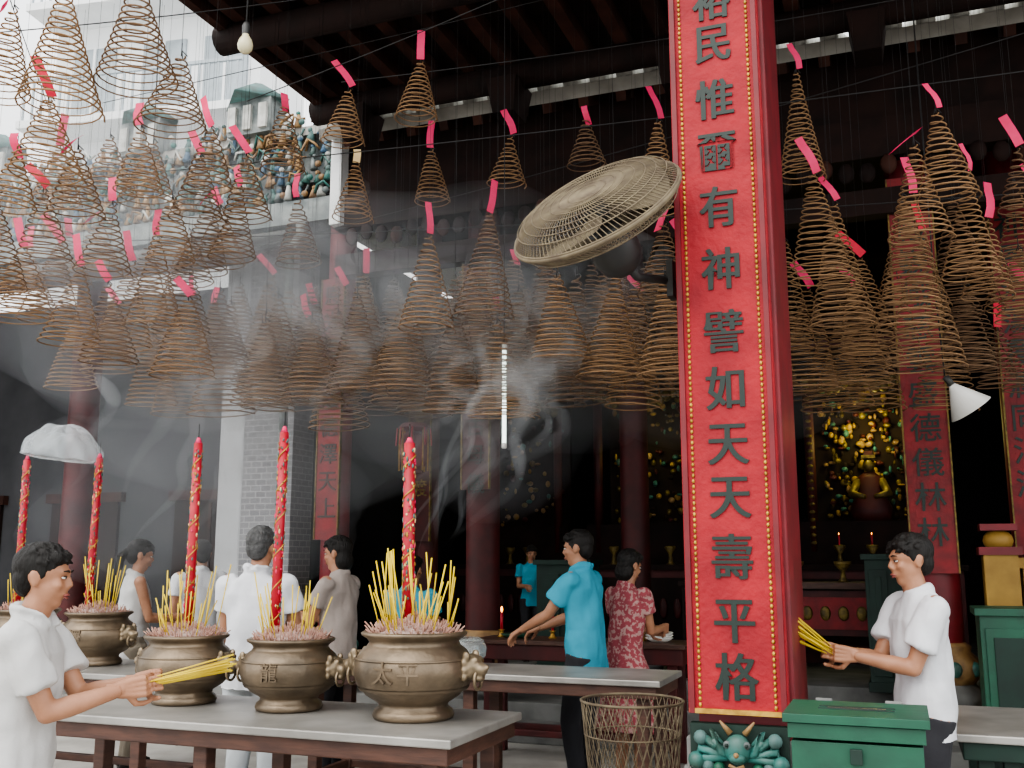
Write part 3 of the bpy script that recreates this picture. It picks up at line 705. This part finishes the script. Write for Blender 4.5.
    def gs(c,r): g.sph(hc+HR@V(c),r,hair,24,16,HR)
    gs((0,-.022,.044),(.081,.096,.084)); gs((0,-.053,-.005),(.067,.053,.072))
    for sx in(-1,1): gs((sx*.066,-.005,.022),(.012,.028,.036))
    for k in range(7): gs((-.054+k*.018,.060-abs(k-3)*.004,.078-.006*(k%2)),(.015,.024,.024))
    for k in range(90):
        a=R(0,6.28); ph=R(.1,1.45); q=V((.078*math.cos(a)*math.cos(ph),.092*math.sin(a)*math.cos(ph)-.022,.044+.081*math.sin(ph)))
        g.tube([hc+HR@q,hc+HR@(q+V((R(-.01,.01),.018,.003))),hc+HR@(q+V((R(-.016,.016),.034,-.008)))],[.0075,.007,.004],hair,6)
    if style=="bun": gs((0,-.125,.0),(.04,.04,.04))
    if style=="bob": gs((0,-.05,-.05),(.08,.06,.08))
    if style=="pony":
        g.tube([hc+HR@V((0,-.1,.02)),hc+HR@V((0,-.14,-.03)),hc+HR@V((0,-.12,-.14))],[.03,.035,.015],hair,10)
    remesh(g,"hair",.005,1,.002,60,e)
    g=MB()
    for wr,el,hd,nn,sx in((wR,eR,hd_r,n_r,1),(wL,eL,hd_l,n_l,-1)):
        d=V(hd) if hd else (wr-el).normalized()*.8+V((0,.1,-.1)); nn_=V(nn) if nn else V((-sx,0,0))
        dn=d.normalized(); nn2=(nn_-dn*nn_.dot(dn)).normalized()
        s=dn.cross(nn2)*(-sx)
        if not nn and s.y<0 and abs(dn.z)>.6: s=-s
        handmb(g,wr,d,nn_,s,curl,M_skin)
    remesh(g,"hands",.0036 if vox<.009 else .0045,2,parent=e)
    g=MB(); k=(.92 if woman else 1.0)*bulk
    hem=.80
    g.rings([((0,.0,hem),.175*bulk,.125),((0,0,.92),.168*k,.122),((0,0,1.06),.155*k,.115),((0,.005,1.2),.172*k,.122),((0,0,1.32),.19*k,.115),((0,-.005,1.39),.165*k,.085),((0,-.005,1.432),.085,.068),((0,0,1.45),.066,.06)],shirt,28,bend)
    g.tube([bend((0,-.008,1.435)),bend((0,.0,1.463))],[.072,.064],shirt,20)
    if collar:
        for sx in(-1,1):
            g.tube([bend((sx*.02,-.072,1.475)),bend((sx*.066,-.02,1.475)),bend((sx*.062,.045,1.455)),bend((sx*.035,.085,1.415))],[.012,.014,.016,.010],shirt,8)
    for sh,el,wr in((shR,eR,wR),(shL,eL,wL)):
        if sleeve<=0: continue
        g.sph(sh+V((0,0,-.008)),.065*k,shirt,16,10)
        if sleeve<1: g.tube([sh,sh.lerp(el,sleeve*.6),sh.lerp(el,sleeve)],[.065*k,.066*k,.070*k],shirt,18)
        else:
            g.tube([sh,el],[.066*k,.055*k],shirt,18); g.sph(el,.055*k,shirt); g.tube([el,el.lerp(wr,.9)],[.055*k,.042*k],shirt,18)
    if dress:
        g.rings([((0,0,.42),.25,.2),((0,0,.6),.22,.17),((0,0,.85),.185,.14),((0,0,.95),.165,.12)],shirt,28,bend)
    remesh(g,"dress" if dress else "shirt",vox,3,.018,8,e)
    if not dress:
        g=MB(); g.rings([((0,0,.80),.15,.11),((0,0,.88),.165,.118),((0,0,.98),.148,.105)],pants,24,bend)
        for hp,kn,an in legs:
            g.tube([hp,hp.lerp(kn,.5),kn],[.098,.084,.068],pants,18); g.sph(kn,.068,pants); g.tube([kn,an+V((0,0,-.02))],[.068,.058],pants,18)
        remesh(g,"trousers",vox,3,.010,8,e)
    g=MB()
    for hp,kn,an in legs:
        g.tube([an+V((0,-.05,-.045)),an+V((0,.04,-.035)),an+V((0,.13,-.055)),an+V((0,.18,-.06))],[.036,.042,.034,.018],M_shoe,12); g.box(an+V((0,.055,-.07)),(.085,.24,.02),M_shoe)
    g.obj("shoes",e)
    if stk:
        p,d,nst,ln_,spread=stk; p=V(p); d=V(d).normalized()
        b=MB(); a=d.cross(V((0,0,1))).normalized(); c=d.cross(a)
        for k in range(nst):
            o=a*R(-.012,.012)+c*R(-.012,.012); sp=a*R(-spread,spread)+c*R(-spread,spread)*.8
            b.tube([p+o-d*.1,p+o+(d+sp)*ln_*R(.85,1.05)],[.0026,.0034],M_yel,5)
        b.obj("held_joss_sticks",e)
    e.matrix_world=M
person("young_man",-1.68,3.55,0,-80,1.60,M_offw,M_khaki,hr=(.07,.36,1.185),hl=(-.05,.40,1.20),hd_r=(-.2,1,.12),hd_l=(.25,1,.1),n_r=(-1,-.2,0),n_l=(1,-.2,0),curl=1.15,hpit=.10,lean=.04,vox=.008,sleeve=.68,pole_r=(.3,-.6,-1),pole_l=(-.3,-.6,-1),
  stk=((.01,.45,1.20),(.0,1,.22),24,.30,.10),collar=True,bulk=1.06)
person("man_in_white",1.83,4.62,0,92,1.66,M_white,M_char,hr=(.05,.36,1.17),hl=(-.06,.33,1.165),hd_r=(-.2,1,.15),hd_l=(.3,1,.1),n_r=(-1,-.2,0),n_l=(1,-.2,0),curl=1.15,hpit=.12,vox=.008,sleeve=.68,pole_r=(.3,-.5,-1),pole_l=(-.3,-.5,-1),
  stk=((0,.43,1.185),(0,1,.62),22,.32,.28),bulk=1.06)
person("man_in_blue",.50,6.95,0,62,1.75,M_blue,M_char,hr=(.12,.4,1.05),hl=(-.1,.42,1.05),hyaw=.1,hpit=.1,curl=.5,lean=.05,sleeve=.6,n_r=(0,0,-1),n_l=(0,0,-1),collar=True,bulk=1.06)
person("woman_in_dress",.80,7.25,0,-50,1.62,M_dress,M_dress,hr=(.05,.36,1.12),hl=(-.1,.36,1.1),hpit=.25,curl=.6,lean=.06,dress=True,woman=True,sleeve=.5,style="bob")
person("elderly_man",-1.50,5.98,0,-12,1.74,M_white,M_whitep,hr=(.14,.34,1.12),hl=(-.16,.34,1.12),hair=M_ghair,curl=.9,lean=.04,hpit=.1,bulk=1.06,collar=True)
person("woman_in_grey",-1.22,7.2,0,70,1.71,M_grey,M_char,hr=(.1,.34,1.15),hl=(-.08,.36,1.15),curl=.9,hpit=.1,style="bob")
person("young_woman",-2.95,8.0,0,-60,1.70,M_offw,M_khaki,hr=(.1,.32,1.1),hl=(-.1,.32,1.1),curl=.9,sleeve=0,woman=True,style="pony",hpit=.2,vox=.012)
person("worshipper",-2.75,9.0,0,30,1.72,M_white,M_char,vox=.012)
person("worshipper",-.78,7.9,0,-20,1.58,M_cyan,M_char,hr=(.1,.34,1.15),hl=(-.1,.34,1.15),vox=.012)
# attendant behind the altar counter, on the hall floor
person("attendant",.22,11.5,.45,185,1.26,M_blue,M_char,hr=(.12,.3,1.1),hl=(-.12,.3,1.1),hpit=.3,vox=.012)

# ---------------- smoke (homogeneous puffs) ----------------
def smokemat(name,d):
    m=bpy.data.materials.new(name); m.use_nodes=True; nt=m.node_tree; nt.nodes.clear()
    out=nt.nodes.new("ShaderNodeOutputMaterial"); vs=nt.nodes.new("ShaderNodeVolumeScatter"); vs.inputs["Color"].default_value=(.90,.92,.96,1)
    vs.inputs["Anisotropy"].default_value=.2; vs.inputs["Density"].default_value=d
    nt.links.new(vs.outputs[0],out.inputs["Volume"]); return m
se=empty("incense_smoke")
S1=smokemat("incense_haze",.125); S2=smokemat("incense_wisp",2.0); S3=smokemat("incense_wisp_thin",1.0)
def blob(c,r,m,i):
    b=MB()
    b.sph((0,0,0),r,m,28,18,None,lambda p:p*(1+.35*noise.noise(V((p.x*1.3+i*7,p.y*1.3,p.z*1.6)))))
    o=b.obj("haze_puff_%d"%i,se); o.location=c
for i,(c,r) in enumerate([((-2.0,6.9,3.2),(1.5,1.5,.75)),((-.9,7.0,3.0),(1.4,1.3,.65)),((.2,6.9,2.95),(1.1,1.2,.6)),((-1.6,6.6,2.3),(1.3,1.0,.45)),((-.2,6.4,2.4),(.8,.7,.6)),((-2.7,6.5,4.0),(1.3,1.5,.6)),((-2.5,7.8,2.0),(1.3,1.0,.7)),((1.6,7.3,2.8),(1.0,1.0,.4)),((-.7,6.2,3.4),(1.5,.9,.5))]): blob(c,r,S1,i)
def wisp(p,q,sway,r0,r1,m,i):
    random.seed(100+i); p,q=V(p),V(q); k1,k2=R(0,9),R(0,9); pts=[];rs=[]
    for j in range(49):
        t=j/48; s=sway*t**.7
        pts.append(p.lerp(q,t)+V((s*noise.noise(V((t*3.2+k1,k1,0)))*1.6+s*.35*math.sin(t*14+k2),s*noise.noise(V((t*3,k2,3)))*1.4,0)))
        rs.append((r0+(r1-r0)*t)*(1+.5*noise.noise(V((t*9,k1,k2))))*min(1,.2+t*6)*min(1,(1-t)*4+.03))
    b=MB(); b.tube(pts,rs,m,14,True,ry=.55); b.obj("smoke_wisp_%d"%i,se)
i=0
for (x,y,z,qx,qz) in [(-.50,4.8,1.62,.15,3.1),(-.44,4.7,1.55,-.1,3.0),(-.36,4.75,1.6,.35,2.9),(-.42,4.9,1.7,.05,3.2),(-.55,4.9,1.9,-.2,3.0),(-.3,4.8,1.7,.4,3.1)]:
    for dd in(0,1):
        wisp((x+dd*.05,y+.15,z),(qx+dd*.2,y+1.3,qz),.30+.1*dd,.010,.06+.08*dd,S2 if dd==0 else S3,i); i+=1
for (x,y,z,qx,qz) in [(-1.1,5.1,2.15,-.9,3.2),(-1.62,5.3,2.1,-1.5,3.3),(-2.8,7.1,1.9,-2.5,3.4),(-3.3,7.3,2.0,-3.0,3.4),(-2.6,7.0,1.6,-2.2,3.0),(-2.2,6.8,1.5,-2.0,2.7)]:
    wisp((x,y,z),(qx,y+.8,qz),.35,.012,.14,S3,i); i+=1
for (x,y,z) in [(-1.05,6.3,2.5),(-.2,6.2,2.6),(.2,6.4,2.5),(-1.8,6.3,2.6),(-.6,6.0,2.4),(-1.4,6.2,2.9),(.5,6.3,2.8)]:
    wisp((x,y,z),(x+.3,y+.3,z+1.2),.5,.06,.20,S3,i); i+=1

# ---------------- lights, world, camera ----------------
w=bpy.data.worlds.new("sky"); bpy.context.scene.world=w; w.use_nodes=True
bg=w.node_tree.nodes["Background"]; bg.inputs[0].default_value=(.97,.985,1,1); bg.inputs[1].default_value=2.4
sd=bpy.data.lights.new("sun","SUN"); sd.energy=2.0; sd.angle=math.radians(45); sd.color=(1,.96,.88)
so=bpy.data.objects.new("sun",sd); col.objects.link(so); so.rotation_euler=(math.radians(30),math.radians(-30),0)
try: bpy.context.scene.view_settings.look='AgX - Medium High Contrast'
except Exception: pass
cd=bpy.data.cameras.new("camera"); cd.sensor_width=36; cd.lens=1000*36/1024; co=bpy.data.objects.new("camera",cd); col.objects.link(co)
co.location=(0,0,1.55); co.rotation_euler=(math.radians(100),0,0); bpy.context.scene.camera=co
